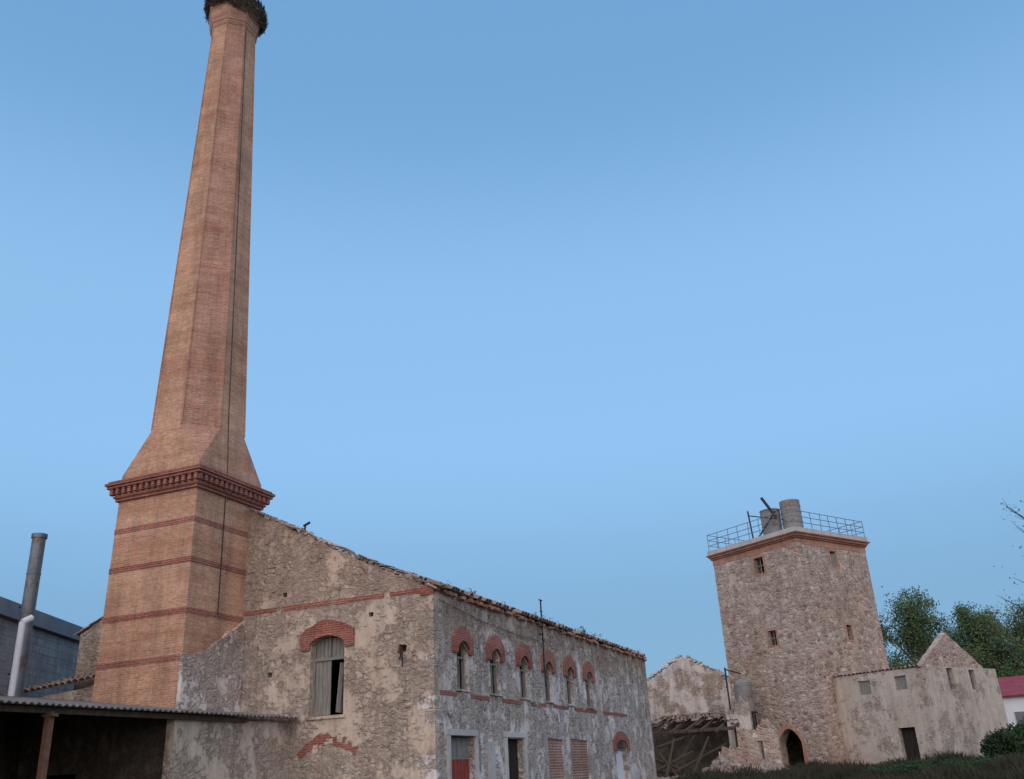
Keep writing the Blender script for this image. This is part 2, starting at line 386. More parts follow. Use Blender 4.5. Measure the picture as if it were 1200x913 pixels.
m.obj('gable_proud_stones',M_gable,fb)
m=MB()
for k in range(1400):
    y=U(GY+.6,FY-.3); z=U(.5,6.2)
    if mnoise.noise(Vector((7,y*.8,z*.9)))<.0 or (3.7<z<6.0 and any(abs(y-w_)<.8 for w_ in winY)) or (z<3.2 and (y<36.2 or 38.7<y<41.7)): continue
    m.rock((FX,y,z),(U(.02,.07),U(.1,.3),U(.07,.18)))
m.obj('facade_proud_stones',M_facade,fb)
sl=(RR-EH)/(FX-RX); upR=Vector((-1,0,sl)).normalized(); upL=Vector((1,0,sl)).normalized()
m=MB()
for(x0,x1) in((FX+.1,RX),(LX-.1,RX)):
    z0=EH-.1*sl+.03; m.quad((x0,GY+.3,z0),(x1,GY+.3,RR+.03),(x1,FY-.05,RR+.03),(x0,FY-.05,z0))
o=m.obj('roof_deck',M_wood2,fb); md=o.modifiers.new('s','SOLIDIFY'); md.thickness=.05
nT=int((FY-GY-.1)/.24)
tiles('roof_tiles',Vector((FX+.22,GY+.1,EH-.22*sl+.06)),Vector((0,1,0)),upR,nT,19,fb,ragged=1,miss=.05,jit=.04)
tiles('roof_tiles_left',Vector((LX-.28,GY-.06,EH-.28*sl+.06)),Vector((0,1,0)),upL,nT,19,fb,miss=.03)
m=MB()
y=GY+.1
while y<FY:
    if R()>.2: m.rock((FX+.04+U(-.03,.04),y,EH-.05+U(-.05,.04)),(.2,.24,.11),Matrix.Rotation(U(-.2,.2),3,'Z'))
    y+=.22
m.obj('eave_corbels',M_mixbrick,fb)
m=MB()
for k in range(150):
    u=k/150; x=FX-(FX-RX)*u; z=EH+(RH-EH)*u+.02 - (.08*math.sin(math.pi*min(1,u*1.5)) if u<.66 else 0)
    if R()<.2: continue
    m.rock((x,GY+.12,z+U(-.03,.05)),(U(.08,.2),U(.15,.4),U(.04,.12)),Matrix.Rotation(math.atan(.49)+U(-.6,.6),3,'Y'))
m.obj('verge_mortar',M_ruin,fb)
m=MB()
for k in range(26):
    u=k/26; x=FX-(FX-RX)*u; z=EH+(RH-EH)*u+.04
    if R()<.3: continue
    m.rock((x,GY+.02,z+U(-.03,.03)),(U(.2,.4),U(.2,.35),.04),Matrix.Rotation(math.atan(.49)+U(-.15,.15),3,'Y'))
m.obj('verge_tiles',M_tile,fb)
m=MB(); m.rock((FX+.05,GY+.1,EH+.12),(.5,.35,.1),Matrix.Rotation(.4,3,'Y')); m.rock((FX-.5,GY+.02,EH+.3),(.5,.25,.08),Matrix.Rotation(.5,3,'Y')); m.rock((FX+.15,GY+.35,EH+.02),(.35,.4,.07),Matrix.Rotation(.2,3,'X')); m.obj('corner_slabs',M_tile,fb)
m=MB(); m.tube((FX+.12,31.2,4.4),(FX+.12,31.2,7.4),.03); m.box((FX+.12,31.2,7.4),(.04,.3,.03)); m.box((FX+.12,31.2,7.0),(.03,.2,.03)); m.box((FX+.05,31.2,5.0),(.2,.05,.05)); m.box((FX+.05,31.2,6.2),(.2,.05,.05))
for k in range(10):
    def cz(t): return 6.3-.35*t-.12*math.sin(math.pi*t)
    m.tube((FX+.05,23.2+7.7*k/10,cz(k/10)),(FX+.05,23.2+7.7*(k+1)/10,cz((k+1)/10)),.009,k=4)
m.obj('cable_mast',M_iron,fb)
m=MB(); m.tube((-12.9,GY,4.75),(-12.55,GY-.45,4.9),.018); m.tube((-12.9,GY,4.95),(-12.55,GY-.45,4.6),.018); m.tube((-12.55,GY-.45,4.9),(-12.55,GY-.45,4.45),.018); m.obj('iron_bracket',M_iron,fb)
m=MB(); m.tube((-16.3,GY+.1,8.8),(-16.25,GY+.1,9.1),.03); m.tube((-16.32,GY+.1,9.05),(-16.1,GY+.1,9.13),.04); m.obj('verge_iron',M_iron,fb)

# ------------------------------------------------------------------ CHIMNEY
ch=grp('brick_chimney'); CX,CY=-19.87,22.02
def ring_sq(h,z): return [(CX-h,CY-h,z),(CX+h,CY-h,z),(CX+h,CY+h,z),(CX-h,CY+h,z)]
def loft(name,rings,mat,parent,cap=True,diagmat=None,smooth=False):
    m=MB(); n=len(rings[0])
    for r in rings: m.v+=r
    for k in range(len(rings)-1):
        for i in range(n):
            j=(i+1)%n; m.f.append((k*n+i,k*n+j,(k+1)*n+j,(k+1)*n+i))
    if cap:
        m.f.append(tuple(range(n))[::-1]); m.f.append(tuple((len(rings)-1)*n+i for i in range(n)))
    o=m.obj(name,mat,parent)
    if diagmat:
        o.data.materials.append(diagmat)
        for p in o.data.polygons:
            nn=p.normal
            if abs(abs(nn.x)-abs(nn.y))<.3 and abs(nn.z)<.9: p.material_index=1
    return o
loft('pedestal',[ring_sq(1.6,-.2),ring_sq(1.5,10.0)],M_buff,ch)
for z in(9.05-.1,7.75,6.3,5.0):
    h=1.6-.1*(z/10)+.012; loft('red_course',[ring_sq(h,z),ring_sq(h,z+.16)],M_red,ch)
def step(z0,z1,h,mat=M_red): loft('cornice_course',[ring_sq(h,z0),ring_sq(h,z1)],mat,ch)
step(9.98,10.08,1.58); step(10.08,10.14,1.63); step(10.14,10.36,1.60,M_mixbrick); step(10.36,10.45,1.78); step(10.45,10.53,1.83); step(10.53,10.60,1.76)
m=MB()
for i in range(15):
    u=-1.62+3.24*i/14
    for (x,y) in((CX+u,CY-1.66),(CX+u,CY+1.66)): m.box((x,y,10.27),(.12,.17,.175))
    for (x,y) in((CX-1.66,CY+u),(CX+1.66,CY+u)): m.box((x,y,10.27),(.17,.12,.174))
m.obj('cornice_dentils',M_red,ch)
def octr(b,z):
    k=b*math.tan(math.pi/8)
    return [(CX-k,CY-b,z),(CX+k,CY-b,z),(CX+b,CY-k,z),(CX+b,CY+k,z),(CX+k,CY+b,z),(CX-k,CY+b,z),(CX-b,CY+k,z),(CX-b,CY-k,z)]
def sq8(h,z,e=.002):
    return [(CX-h+e,CY-h,z),(CX+h-e,CY-h,z),(CX+h,CY-h+e,z),(CX+h,CY+h-e,z),(CX+h-e,CY+h,z),(CX-h+e,CY+h,z),(CX-h,CY+h-e,z),(CX-h,CY-h+e,z)]
loft('shoulder',[sq8(1.5,10.60),sq8(1.5,10.8),octr(1.41,12.2)],M_buff,ch,diagmat=M_mixbrick)
rg=[octr(1.41-(1.41-.78)*i/10,12.2+(29.5-12.2)*i/10) for i in range(11)]
loft('shaft',rg,M_buff,ch,diagmat=M_mixbrick)
m=MB()
a8=octr(1.413,12.22); b8=octr(.785,29.4)
for i in range(8): m.tube(Vector(a8[i]),Vector(b8[i]),.03,.026,6)
m.obj('arris_bricks',M_mixbrick,ch)
loft('crown_neck',[octr(.80,29.3),octr(.84,29.42),octr(.84,29.5)],M_mixbrick,ch)
loft('crown',[octr(.86,29.5),octr(.92,29.75),octr(.95,30.1),octr(1.0,30.3),octr(1.0,30.5)],M_mixbrick,ch)
m=MB()
for k in range(15):
    z0=10.0+k*1.28; z1=z0+1.28
    def fx(z):
        if z<12.2: return 1.56 if z<10.8 else 1.52-.11*(z-10.8)/1.4
        return 1.41-.63*(z-12.2)/17.3
    m.tube((CX+fx(z0)+.03,CY-.25,z0),(CX+fx(z1)+.03,CY-.25,z1),.012,k=5)
m.tube((CX+1.9,CY-.25,10.3),(CX+1.6,CY-.25,9.8),.014,k=5); m.tube((CX+1.54,CY-.25,9.95),(CX+1.58,CY-.25,6.4),.016,k=5)
m.obj('lightning_cable',M_iron,ch)
wall('plaster_skirt',(CX+1.66,CY-1.62),(0,1),[(0,-.2),(2.55,-.2)]+rag([(2.55,6.35),(1.6,5.75),(.8,5.3),(0,5.15)],.08,.25),[],.12,M_facade,ch)
m=MB()
for k in range(3800):
    a=U(0,2*math.pi); drop=.55*max(0,math.cos(a-.1))**2
    lay=R()**.75; r=.98+.13*math.sin(math.pi*min(1,lay*.9+.1))+U(-.08,.1)+.03*math.sin(3*a); z=30.25-drop+lay*(.65+drop)+.05*math.sin(2*a+1)
    p=Vector((CX+math.cos(a)*r,CY+math.sin(a)*r,z)); tdir=Vector((-math.sin(a),math.cos(a),U(-.5,.5)))+Vector((math.cos(a),math.sin(a),0))*U(-.7,.7)
    tdir.normalize(); L=U(.12,.42); m.tube(p-tdir*L/2,p+tdir*L/2,U(.007,.015),.004,3,False)
for k in range(500):
    a=U(0,6.28); r=U(0,.9); p=Vector((CX+math.cos(a)*r,CY+math.sin(a)*r,30.6+U(-.05,.2))); d=Vector((U(-1,1),U(-1,1),U(-.2,.2))).normalized(); m.tube(p-d*.25,p+d*.25,.014,.006,3,False)
m.obj('stork_nest',M_twig)

# ------------------------------------------------------------------ LEAN-TO SHED
sh=grp('lean_to_shed')
ex,ez=-16.08,3.4; tx,tz=-22.6,4.25
m=MB(); ny=int((22.9-8.0)/.0443); 
for i in range(ny+1):
    y=8.0+i*.0443; w=.028*math.sin(y*2*math.pi/.177)
    lx=ex+.03*math.sin(math.floor(y/.9)*7.3)
    m.v.append((lx,y,ez+w)); m.v.append((tx,y,tz+w))
for i in range(ny): a=2*i; m.f.append((a,a+1,a+3,a+2))
o=m.obj('corrugated_roof',M_corr,sh,smooth=True); md=o.modifiers.new('s','SOLIDIFY'); md.thickness=.012
m=MB()
for x in(-16.35,-18.2,-20.5): m.box((x,15.4 if x<-17 else 13.6,3.4+(ex-x)*.13-.12),(.1,14.6 if x>-17 else 9.5,.12))
m.obj('roof_purlins',M_wood2,sh)
m=MB()
for y in(10.2,14.55): 
    m.box((-16.32,y,1.65),(.13,.13,3.3)); m.box((-16.32,y,3.22),(.3,.16,.06))
m.obj('posts',M_rust,sh)
wall('side_wall',(-16.42,18.3),(0,1),[(0,-.2),(4.65,-.2),(4.65,3.3)]+rag([(4.65,3.3),(0,3.3)],.02)[1:],[],.25,M_gable,sh)
wall('inner_wall',(-21.5,18.4),(1,0),[(0,-.2),(4.83,-.2),(4.83,3.3),(0,3.85)],[rect(.9,2.0,0,2.2)],.2,M_shaded,sh)
wall('back_wall',(-22.3,8.0),(0,1),[(0,-.2),(14.5,-.2),(14.5,4.1),(0,4.1)],[],.25,M_shaded,sh)
wall('street_wall',(-22.3,8.3),(1,0),[(0,-.2),(5.8,-.2),(5.8,3.3),(0,4.0)],[rect(2,3.2,0,2.2)],.25,M_gable,sh)
oh=grp('tiled_outhouse')
wall('front_wall',(0,21.2),(1,0),[(-26.2,-.2),(-21.6,-.2)]+rag([(-21.6,4.75),(-26.2,4.35)],.05),[],.3,M_gable,oh)
tiles('tiles',Vector((-26.2,21.0,4.5)),Vector((1,0,.08)).normalized(),Vector((0,1,.3)).normalized(),19,5,oh)
m=MB(); m.box((-24.0,21.9,2.0),(4.4,1.1,4.3)); m.obj('body',M_gable,oh)

# ------------------------------------------------------------------ WAREHOUSE (left)
wh=grp('warehouse'); wd=Vector((-2.6,5.7)).normalized(); w0=Vector((-25.8,20.5))-wd*14
out=[(0,-.2),(34,-.2),(34,7.0),(0,7.0)]
wall('block_wall',w0,wd,out,[],.3,M_block,wh)
m=MB(); n2=Vector((wd.y,-wd.x)); Mz=Matrix.Rotation(math.atan2(wd.y,wd.x),3,'Z')
c=w0+wd*17-n2*.05; m.box((c.x,c.y,7.28),(34.3,.5,.5),Mz); m.obj('parapet_fascia',M_fascia,wh)
m=MB(); c=w0+wd*17-n2*6; m.box((c.x,c.y,6.9),(33.5,11.5,.2),Mz); m.obj('flat_roof',M_conc,wh)
wall('block_wall_rear',w0-n2*12+wd*34,-wd,out,[],.3,M_block,wh)
wall('block_wall_end',w0-n2*12,n2,[(.3,-.2),(11.7,-.2),(11.7,7.0),(.3,7.0)],[],.3,M_block,wh)
wall('block_wall_end_b',w0+wd*34,-n2,[(.3,-.2),(11.7,-.2),(11.7,7.0),(.3,7.0)],[],.3,M_block,wh)
fp=grp('flue_pipe'); m=MB(); m.tube((-24.4,20.4,4.4),(-24.4,20.4,9.25),.2,k=20); m.tube((-24.4,20.4,9.25),(-24.4,20.4,9.38),.235,k=20)
for z in(5.6,6.9,8.1): m.tube((-24.4,20.4,z),(-24.4,20.4,z+.05),.212,k=20)
m.obj('stack',M_galv,fp,smooth=False)
m=MB(); m.tube((-22.75,18.9,3.8),(-22.75,18.9,6.3),.09,k=14); m.tube((-22.75,18.9,6.3),(-22.7,19.15,6.45),.09,k=14); m.obj('white_vent',M_white,fp)
m=MB(); m.box((-24.7,20.6,7.2),(.7,.05,.05)); m.box((-24.7,20.6,5.2),(.7,.05,.05)); m.obj('brackets',M_iron,fp)

# ------------------------------------------------------------------ TOWER
tw=grp('stone_tower'); ang=math.radians(32.5); e1=Vector((math.sin(ang),math.cos(ang))); e2=Vector((-math.cos(ang),math.sin(ang)))
C0=Vector((-4.44,54.95)); S=6.6; Z0=.3; ZT=13.75
def tp(a,b): return C0+e1*a+e2*b
def thole(c,w,z,h): return rect(c-w/2,c+w/2,z-h/2,z+h/2,.02)
A=tp(0,S)
top=lambda a,b:[(b,ZT),(a,ZT)]
wall('front_wall',A,-e2,[(0,Z0),(S,Z0)]+top(0,S),[thole(S-2.99,.7,12.55,.95),thole(S-2.84,.6,8.25,.85),arch(S-2.75,1.6,1.0,3.25,.75,10,.02)],.6,M_tower,tw)
wall('side_wall',tp(0,0),e1,[(.6,Z0),(S,Z0)]+top(.6,S),[thole(3.27,.6,12.6,.95),thole(3.47,.5,8.3,.85)],.6,M_tower,tw)
wall('rear_wall',tp(S,0),e2,[(.6,Z0),(S,Z0)]+top(.6,S),[],.6,M_tower,tw)
wall('left_wall',tp(S,S),-e1,[(.6,Z0),(S-.6,Z0)]+top(.6,S-.6),[],.6,M_tower,tw)
Mt=Matrix.Rotation(math.atan2(e1.y,e1.x),3,'Z'); cc=tp(S/2,S/2)
for (z0,z1,o_,mt) in((13.25,13.60,.02,M_mixbrick),(13.60,13.72,.10,M_red),(13.72,13.84,.18,M_mixbrick),(13.84,13.92,.28,M_red),(13.92,14.2,.2,M_conc)):
    m=MB()
    m.box((cc.x,cc.y,(z0+z1)/2),(S+2*o_,S+2*o_,z1-z0),Mt); m.obj('cornice_course' if mt!=M_conc else 'roof_slab',mt,tw)
m=MB(); m.box((cc.x,cc.y,10.0),(S-1.25,S-1.25,.2),Mt); m.box((cc.x,cc.y,5.5),(S-1.25,S-1.25,.2),Mt); m.obj('floors',M_wood2,tw)
m=MB(); zr=14.2
cor=[tp(-.1,-.1),tp(S+.1,-.1),tp(S+.1,S+.1),tp(-.1,S+.1)]
for i in range(4):
    a=cor[i];b=cor[(i+1)%4]
    for z in(.35,.7,1.05): m.tube((a.x,a.y,zr+z),(b.x,b.y,zr+z+U(-.04,.04)),.022,k=5)
    for k in range(8):
        p=a.lerp(b,k/8); m.tube((p.x,p.y,zr-.02),(p.x+U(-.04,.04),p.y,zr+1.05),.024,k=5)
m.obj('railing',M_rail,tw)
m=MB()
for (p,r,h) in((Vector((-4.75,58.6)),.62,2.5),(Vector((-6.05,58.8)),.62,2.15)):
    m.tube((p.x,p.y,14.2),(p.x,p.y,14.2+h),r,k=24)
    for z in(.5,1.1,1.7,2.1): m.tube((p.x,p.y,14.2+z),(p.x,p.y,14.24+z),r+.02,k=24)
m.obj('water_tanks',M_tank,tw)
m=MB(); m.tube((-7.1,58.0,14.3),(-5.6,57.7,16.0),.06); m.tube((-5.6,57.7,15.6),(-6.3,57.6,16.95),.09); m.tube((-7.2,57.9,14.2),(-7.3,57.9,16.3),.05); m.tube((-7.3,57.9,16.0),(-5.2,57.7,15.4),.035); m.obj('hoist_arm',M_iron,tw)
m=MB()
for (c,w,z,h) in((2.99,.7,12.55,.95),(2.84,.6,8.25,.85)):
    p=tp(.2,c)
    m.box((p.x,p.y,z),(.05,w,.05),Mt); m.box((p.x,p.y,z),(.05,.05,h),Mt)
    for s_ in(-1,1):
        pp=tp(.2,c+s_*(w/2-.03)); m.box((pp.x,pp.y,z),(.08,.06,h),Mt)
m.obj('window_frames',M_wood,tw)
m=MB(); p=tp(3.27,.15); m.box((p.x,p.y,12.5),(.55,.04,.9),Mt); m.obj('side_shutter',M_wood,tw)
def surround(org,d,c,w,z,h,par):
    wall('window_brick_trim',org,d,rect(c-w/2-.12,c+w/2+.12,z-h/2-.1,z+h/2+.16,.03),[rect(c-w/2,c+w/2,z-h/2,z+h/2)],.06,M_mixbrick,par,proud=.01)
surround(A,-e2,S-2.99,.7,12.55,.95,tw); surround(A,-e2,S-2.84,.6,8.25,.85,tw); surround(tp(0,0),e1,3.27,.6,12.6,.95,tw); surround(tp(0,0),e1,3.47,.5,8.3,.85,tw)
hole=arch(S-2.75,1.6,.9,3.25,.75,12); outer=[(S-2.75-.8-.22,.9),(S-2.75+.8+.22,.9)]
for i in range(13):
    t_=i/12; outer.append((S-2.75+1.02-2.04*t_,2.5+1.02*math.sin(math.pi*t_)**.75))
wall('door_arch_trim',A,-e2,outer,[[(x,z if z>.95 else .95) for x,z in hole]],.08,M_mixbrick,tw,proud=.02)
m=MB()
for k in range(30):
    z=1.0+k*.42
    if R()<.45: continue
    w=U(.25,.5)
    q=tp(.0,w/2-.01); m.box((q.x,q.y,z),(.05,w,.3),Mt)
    q=tp(w/2-.01,.0); m.box((q.x,q.y,z+.003),(w,.05,.294),Mt)
m.obj('quoins',M_tower,tw)
m=MB()
for k in range(1100):
    z=1.0+12.1*R()**1.25; u=U(.15,S-.15)
    if k%2:
        if any(abs(u-c)<.65 and abs(z-zz)<.75 for c,zz in((2.99,12.55),(2.84,8.25))) or (abs(u-2.75)<1.15 and z<3.8): continue
        q=tp(0,u); m.rock((q.x,q.y,z),(U(.03,.09),U(.15,.38),U(.1,.24)),Mt)
    else:
        if any(abs(u-c)<.6 and abs(z-zz)<.75 for c,zz in((3.27,12.6),(3.47,8.3))): continue
        q=tp(u,0); m.rock((q.x,q.y,z),(U(.15,.38),U(.03,.09),U(.1,.24)),Mt)
m.obj('proud_stones',M_tower,tw)

# ------------------------------------------------------------------ ANNEX
an=grp('annex_building'); A0=tp(1.05,0); K1=5.54; A1=A0-e2*K1
wall('front_wall',A0,-e2,[(0,.3),(K1,.3)]+rag([(K1,5.68),(0,5.68)],.05,.25),[rect(1.6,2.32,4.65,5.35,.02),rect(3.8,4.5,4.7,5.38,.02),rect(3.45,4.4,.9,2.85,.02)],.4,M_annex,an)
wall('side_wall',A1,e1,[(.4,.3),(7.0,.3),(7.0,5.7),(.4,5.7)],[rect(2.15,2.7,4.6,5.65,.01),rect(4.25,4.8,4.6,5.6,.01)],.4,M_annex,an)
wall('rear_wall',A1+e1*7,e2,[(.4,.3),(K1,.3),(K1,5.6),(.4,5.6)],[],.4,M_annex,an)
wall('pointed_gable',A1+e2*.03,e1,[(.05,5.702)]+[(5.8,5.702)]+rag([(5.8,5.78),(2.9,7.5),(.05,5.78)],.03,.3),[],.35,M_tower,an)
m=MB()
def ap(a,b,z): p=A1+e1*a+e2*b; return (p.x,p.y,z)
m.quad(ap(.4,.4,5.3),ap(6.8,.4,5.3),ap(6.8,5.4,5.3),ap(.4,5.4,5.3))
o=m.obj('flat_roof',M_conc,an); md=o.modifiers.new('s','SOLIDIFY'); md.thickness=.08
tiles('front_coping',Vector((A0.x+.05,A0.y-.1,5.68)),Vector((-e2.x,-e2.y,0)),Vector((e1.x,e1.y,.15)).normalized(),22,1,an,jit=.03)
m=MB(); m.box(((A0-e2*1.96)+e1*.12).to_3d()+Vector((0,0,5.0)),(.06,.72,.7),Mt)
m.box(((A0-e2*4.15)+e1*.15).to_3d()+Vector((0,0,5.04)),(.06,.7,.68),Mt); m.obj('window_boards',M_wood,an)
m=MB(); m.box(((A0-e2*3.92)+e1*.3).to_3d()+Vector((0,0,1.9)),(.06,.95,2.0),Mt); m.obj('door',M_dark,an)
m=MB()
for k in(2.42,4.52): m.box((A1+e1*k+e2*.25).to_3d()+Vector((0,0,5.1)),(.55,.04,1.05),Mt)
m.obj('window_glass',M_glass,an)
m=MB()
for k in(2.42,4.52):
    m.box((A1+e1*k+e2*.2).to_3d()+Vector((0,0,5.1)),(.05,.05,1.05),Mt); m.box((A1+e1*k+e2*.2).to_3d()+Vector((0,0,5.2)),(.55,.04,.05),Mt)
m.obj('window_bars',M_wood,an)

# ------------------------------------------------------------------ RUINS
ru=grp('ruined_wall')
out=[(-17,.3),(-9.9,.3)]+rag([(-9.9,6.3),(-10.3,6.75),(-11.4,7.15),(-12.3,7.85),(-13.0,7.95),(-13.9,7.3),(-14.9,6.75),(-17,5.9)],.12,.22)
wall('gable',(0,58.5),(1,0),out,[],.5,M_ruin,ru)
m=MB()
for (a,b) in(((-10.1,6.5),(-12.4,7.9)),((-12.9,8.0),(-15.2,6.75))):
    for k in range(26):
        u=k/25; m.rock((a[0]+(b[0]-a[0])*u,58.7,a[1]+(b[1]-a[1])*u+U(-.12,.05)),(.24,U(.4,.6),U(.06,.18)),Matrix.Rotation(U(-.5,.5),3,'Y'))
m.obj('coping_stones',M_ruin,ru)
rs=grp('ruined_shed')
up_s=Vector((0,1,.16)).normalized()
tiles('roof_fragment',Vector((-14.2,52.0,3.5)),Vector((1,0,0)),up_s,22,15,rs,miss=.2,jit=.09,keep=lambda i,j: j>8+3*math.sin(i*.7) or (i>17 and j>3) or (i in(5,6) and j<3))
m=MB()
for k in range(16):
    x=-14.2+k*.35
    if R()<.4: continue
    m.box((x,55.6+U(-.3,.3),3.98),(.2,U(2.5,4.4),.03),Matrix.Rotation(.16+U(-.03,.03),3,'X'))
m.obj('roof_boards',M_wood2,rs)
m=MB()
m.box((-11.6,52.2,3.35),(5.6,.18,.18)); 
for x in(-14,-13.2,-12.4,-11.6,-10.7,-9.8,-9.0): m.box((x,54.5,3.72+U(-.06,.06)),(.13,U(5.4,6.8),.13),Matrix.Rotation(.16,3,'X'))
for (a,b) in(((-13.6,52,.7),(-13.6,52.3,3.4)),((-9.0,52.3,.7),(-9.0,52.3,3.4)),((-13.2,51.8,2.6),(-10.6,52.6,3.4)),((-12.9,51.6,.8),(-11.3,53,3.2)),((-12.4,51.5,1.3),(-9.6,52.5,2.6)),((-13.7,51.4,2.2),(-11,52,1.0)),((-12.0,51,1.0),(-13.4,52,2.6)),((-11.4,51,.9),(-10.4,52,3.0)),((-13.4,51,1.5),(-12.0,52,1.2)),((-13.9,50.6,1.1),(-11.2,51.3,2.3)),((-12.6,50.4,.9),(-12.2,51.6,3.0))):
    m.tube(a,b,.09,.06,6)
m.obj('timbers',M_wood2,rs)
wall('rear_wall',(0,57.8),(1,0),[(-15,.3),(-9.0,.3),(-9.0,4.1),(-15,4.1)],[],.3,M_shaded,rs)  # back of the shed coloured dark in place of real shade
wall('stump',(0,50.4),(1,0),[(-10.2,.3),(-7.6,.3)]+rag([(-7.6,2.5),(-8.3,2.9),(-8.7,2.2),(-9.3,2.4),(-9.8,1.8),(-10.2,1.3)],.2,.14),[],.7,M_tower,rs)
wall('stump_b',(0,52.0),(1,0),[(-8.9,.3),(-6.8,.3)]+rag([(-6.8,3.0),(-7.4,3.7),(-8.1,3.0),(-8.9,3.3)],.2,.14),[rect(-8.2,-7.6,1.6,2.6,.05)],.6,M_tower,rs)
wall('stump_c',(0,53.5),(1,0),[(-9.6,.3),(-8.3,.3)]+rag([(-8.3,4.4),(-8.8,5.0),(-9.2,4.2),(-9.6,4.5)],.2,.16),[],.6,M_ruin,rs)
m=MB()
for k in range(2200):
    x=random.gauss(-9.3,1.9);y=U(48.8,52.5); s_=U(.07,.3)*U(.4,1); hh=.95*math.exp(-((x+9.3)/1.1)**2-((y-50.2)/1.0)**2)+.6*math.exp(-((x+7.4)/.8)**2-((y-51)/1.0)**2)
    m.rock((x,y,gz(x,y)+U(0,1)**.5*hh+s_*.2),(s_*U(.8,1.6),s_*1.2,s_),Matrix.Rotation(U(0,3),3,'Z')@Matrix.Rotation(U(-.7,.7),3,'X'))
m.obj('rubble_pile',M_debris)
ft=grp('fuel_tank'); m=MB(); m.tube((-8.9,56.3,4.3),(-8.9,56.3,5.9),.5,k=20); m.tube((-8.9,56.3,5.9),(-8.9,56.3,6.1),.5,.2,k=20)
for z in(4.5,5.1,5.7): m.tube((-8.9,56.3,z),(-8.9,56.3,z+.05),.52,k=20)
m.obj('drum',M_tank,ft)
m=MB()
for dx in(-.4,.4):
    for dy in(-.4,.4): m.tube((-8.9+dx,56.3+dy,.8),(-8.9+dx,56.3+dy,4.3),.045,k=5)
m.tube((-9.75,56.0,.9),(-9.75,56.0,6.8),.05); m.box((-8.9,56.3,4.25),(1.1,1.1,.07)); m.tube((-9.75,56,6.7),(-8.9,56.3,6.4),.04); m.obj('frame',M_iron,ft)

# ------------------------------------------------------------------ white house to the right
hs=grp('white_house')
m=MB(); m.box((11,78,2.85),(11.4,6,4.3)); m.obj('walls',M_whitewall,hs)
m=MB()
z=5.0; m.quad((5,74.7,z),(17,74.7,z),(17,78,z+1.3),(5,78,z+1.3)); m.quad((5,81.3,z),(17,81.3,z),(17,78,z+1.3),(5,78,z+1.3)); m.quad((5.3,75,z),(5.3,81,z),(5.3,78,z+1.2)); m.quad((16.7,75,z),(16.7,81,z),(16.7,78,z+1.2))
o=m.obj('roof',M_roofred,hs); md=o.modifiers.new('s','SOLIDIFY'); md.thickness=.12
m=MB(); m.box((6.8,74.97,3.4),(.9,.1,1.0)); m.box((9.6,74.97,3.4),(.9,.1,1.0)); m.obj('windows',M_glass,hs)

# ------------------------------------------------------------------ vegetation
def leafcloud(m,c,rad,n,size,squash=.85):
    for k in range(n):
        d=Vector((random.gauss(0,1),random.gauss(0,1),random.gauss(0,1))).normalized()*(R()**.5*(1.35 if R()<.2 else 1))
        p=c+Vector((d.x*rad,d.y*rad,d.z*rad*squash))
        a=Vector((U(-1,1),U(-1,1),U(-1,1))).normalized(); b=a.orthogonal().normalized(); s=size*U(.6,1.3)
        m.quad(p-a*s,p+b*s*.45,p+a*s,p-b*s*.45)
def tree(name,x,y,h,cr,nl=300,per=105,ls=.115,trunk=.3,low=.3,mat=M_leaf,dense=1.0,cs=.36):
    root=grp(name); z0=gz(x,y)-.1; base=Vector((x,y,z0))
    tm=MB(); lm=MB(); tips=[]
    def branch(p,d,L,r,lev):
        q=p
        for s_ in range(3):
            d=(d+Vector((U(-.18,.18),U(-.18,.18),U(-.05,.12)))).normalized(); q2=q+d*L/3; tm.tube(q,q2,r*(1-.22*s_),r*(1-.22*(s_+1)),6,False); q=q2
            if lev<3 and (s_>0 or lev>0):
                for k in range(2 if lev<2 else 1):
                    a=U(0,6.28); dd=(d*.8+Vector((math.cos(a),math.sin(a),U(-.1,.5)))*.8).normalized(); branch(q,dd,L*U(.45,.6),r*.5,lev+1)
        tips.append(q)
    tm.tube(base,base+Vector((0,0,h*low)),trunk,trunk*.75,8,False)
    branch(base+Vector((0,0,h*low)),Vector((0,0,1)),h*.40,trunk*.7,0)
    for k in range(6):
        a=k*1.05+U(-.3,.3); branch(base+Vector((0,0,h*low*U(.85,1.15))),Vector((math.cos(a)*.9,math.sin(a)*.9,U(.4,1))).normalized(),cr*U(.7,.95),trunk*.45,1)
    for p in random.sample(tips,min(len(tips),nl)):
        leafcloud(lm,p,U(.35,.9)*cr*cs,int(per*dense*U(.3,1.3)),ls)
    tm.obj('trunk',M_bark,root); lm.obj('crown',mat,root)
tree('deciduous_tree',1.2,84,12.9,4.3)
tree('deciduous_tree',6.0,82,11.2,4.2)
tree('deciduous_tree',10.2,88,11.6,4.4)
tree('deciduous_tree',3.9,93,11.2,4.4)
tree('deciduous_tree',14.5,92,11.4,4.5)
tree('sparse_tree',6.5,38,9.6,3.1,nl=90,per=14,ls=.05,trunk=.14,low=.3,cs=.3)
def bushm(name,cx,cy,w,dp,h,n,mat,ls=.09):
    m=MB()
    for k in range(n):
        x=cx+U(-1,1)*w/2;y=cy+U(-1,1)*dp/2; u=1-((x-cx)/(w/2))**4*.6; hh=h*u*(.75+.35*mnoise.noise(Vector((x*.9,y*.9,3))))
        leafcloud(m,Vector((x,y,gz(x,y)+R()**.6*hh)),.32,26,ls)
    return m.obj(name,mat)
bushm('ivy_bush',6.0,49.5,6.6,2.5,2.1,1100,M_bush)
bushm('low_shrubs',3.0,41.5,10,3,.42,700,M_bush,.06)
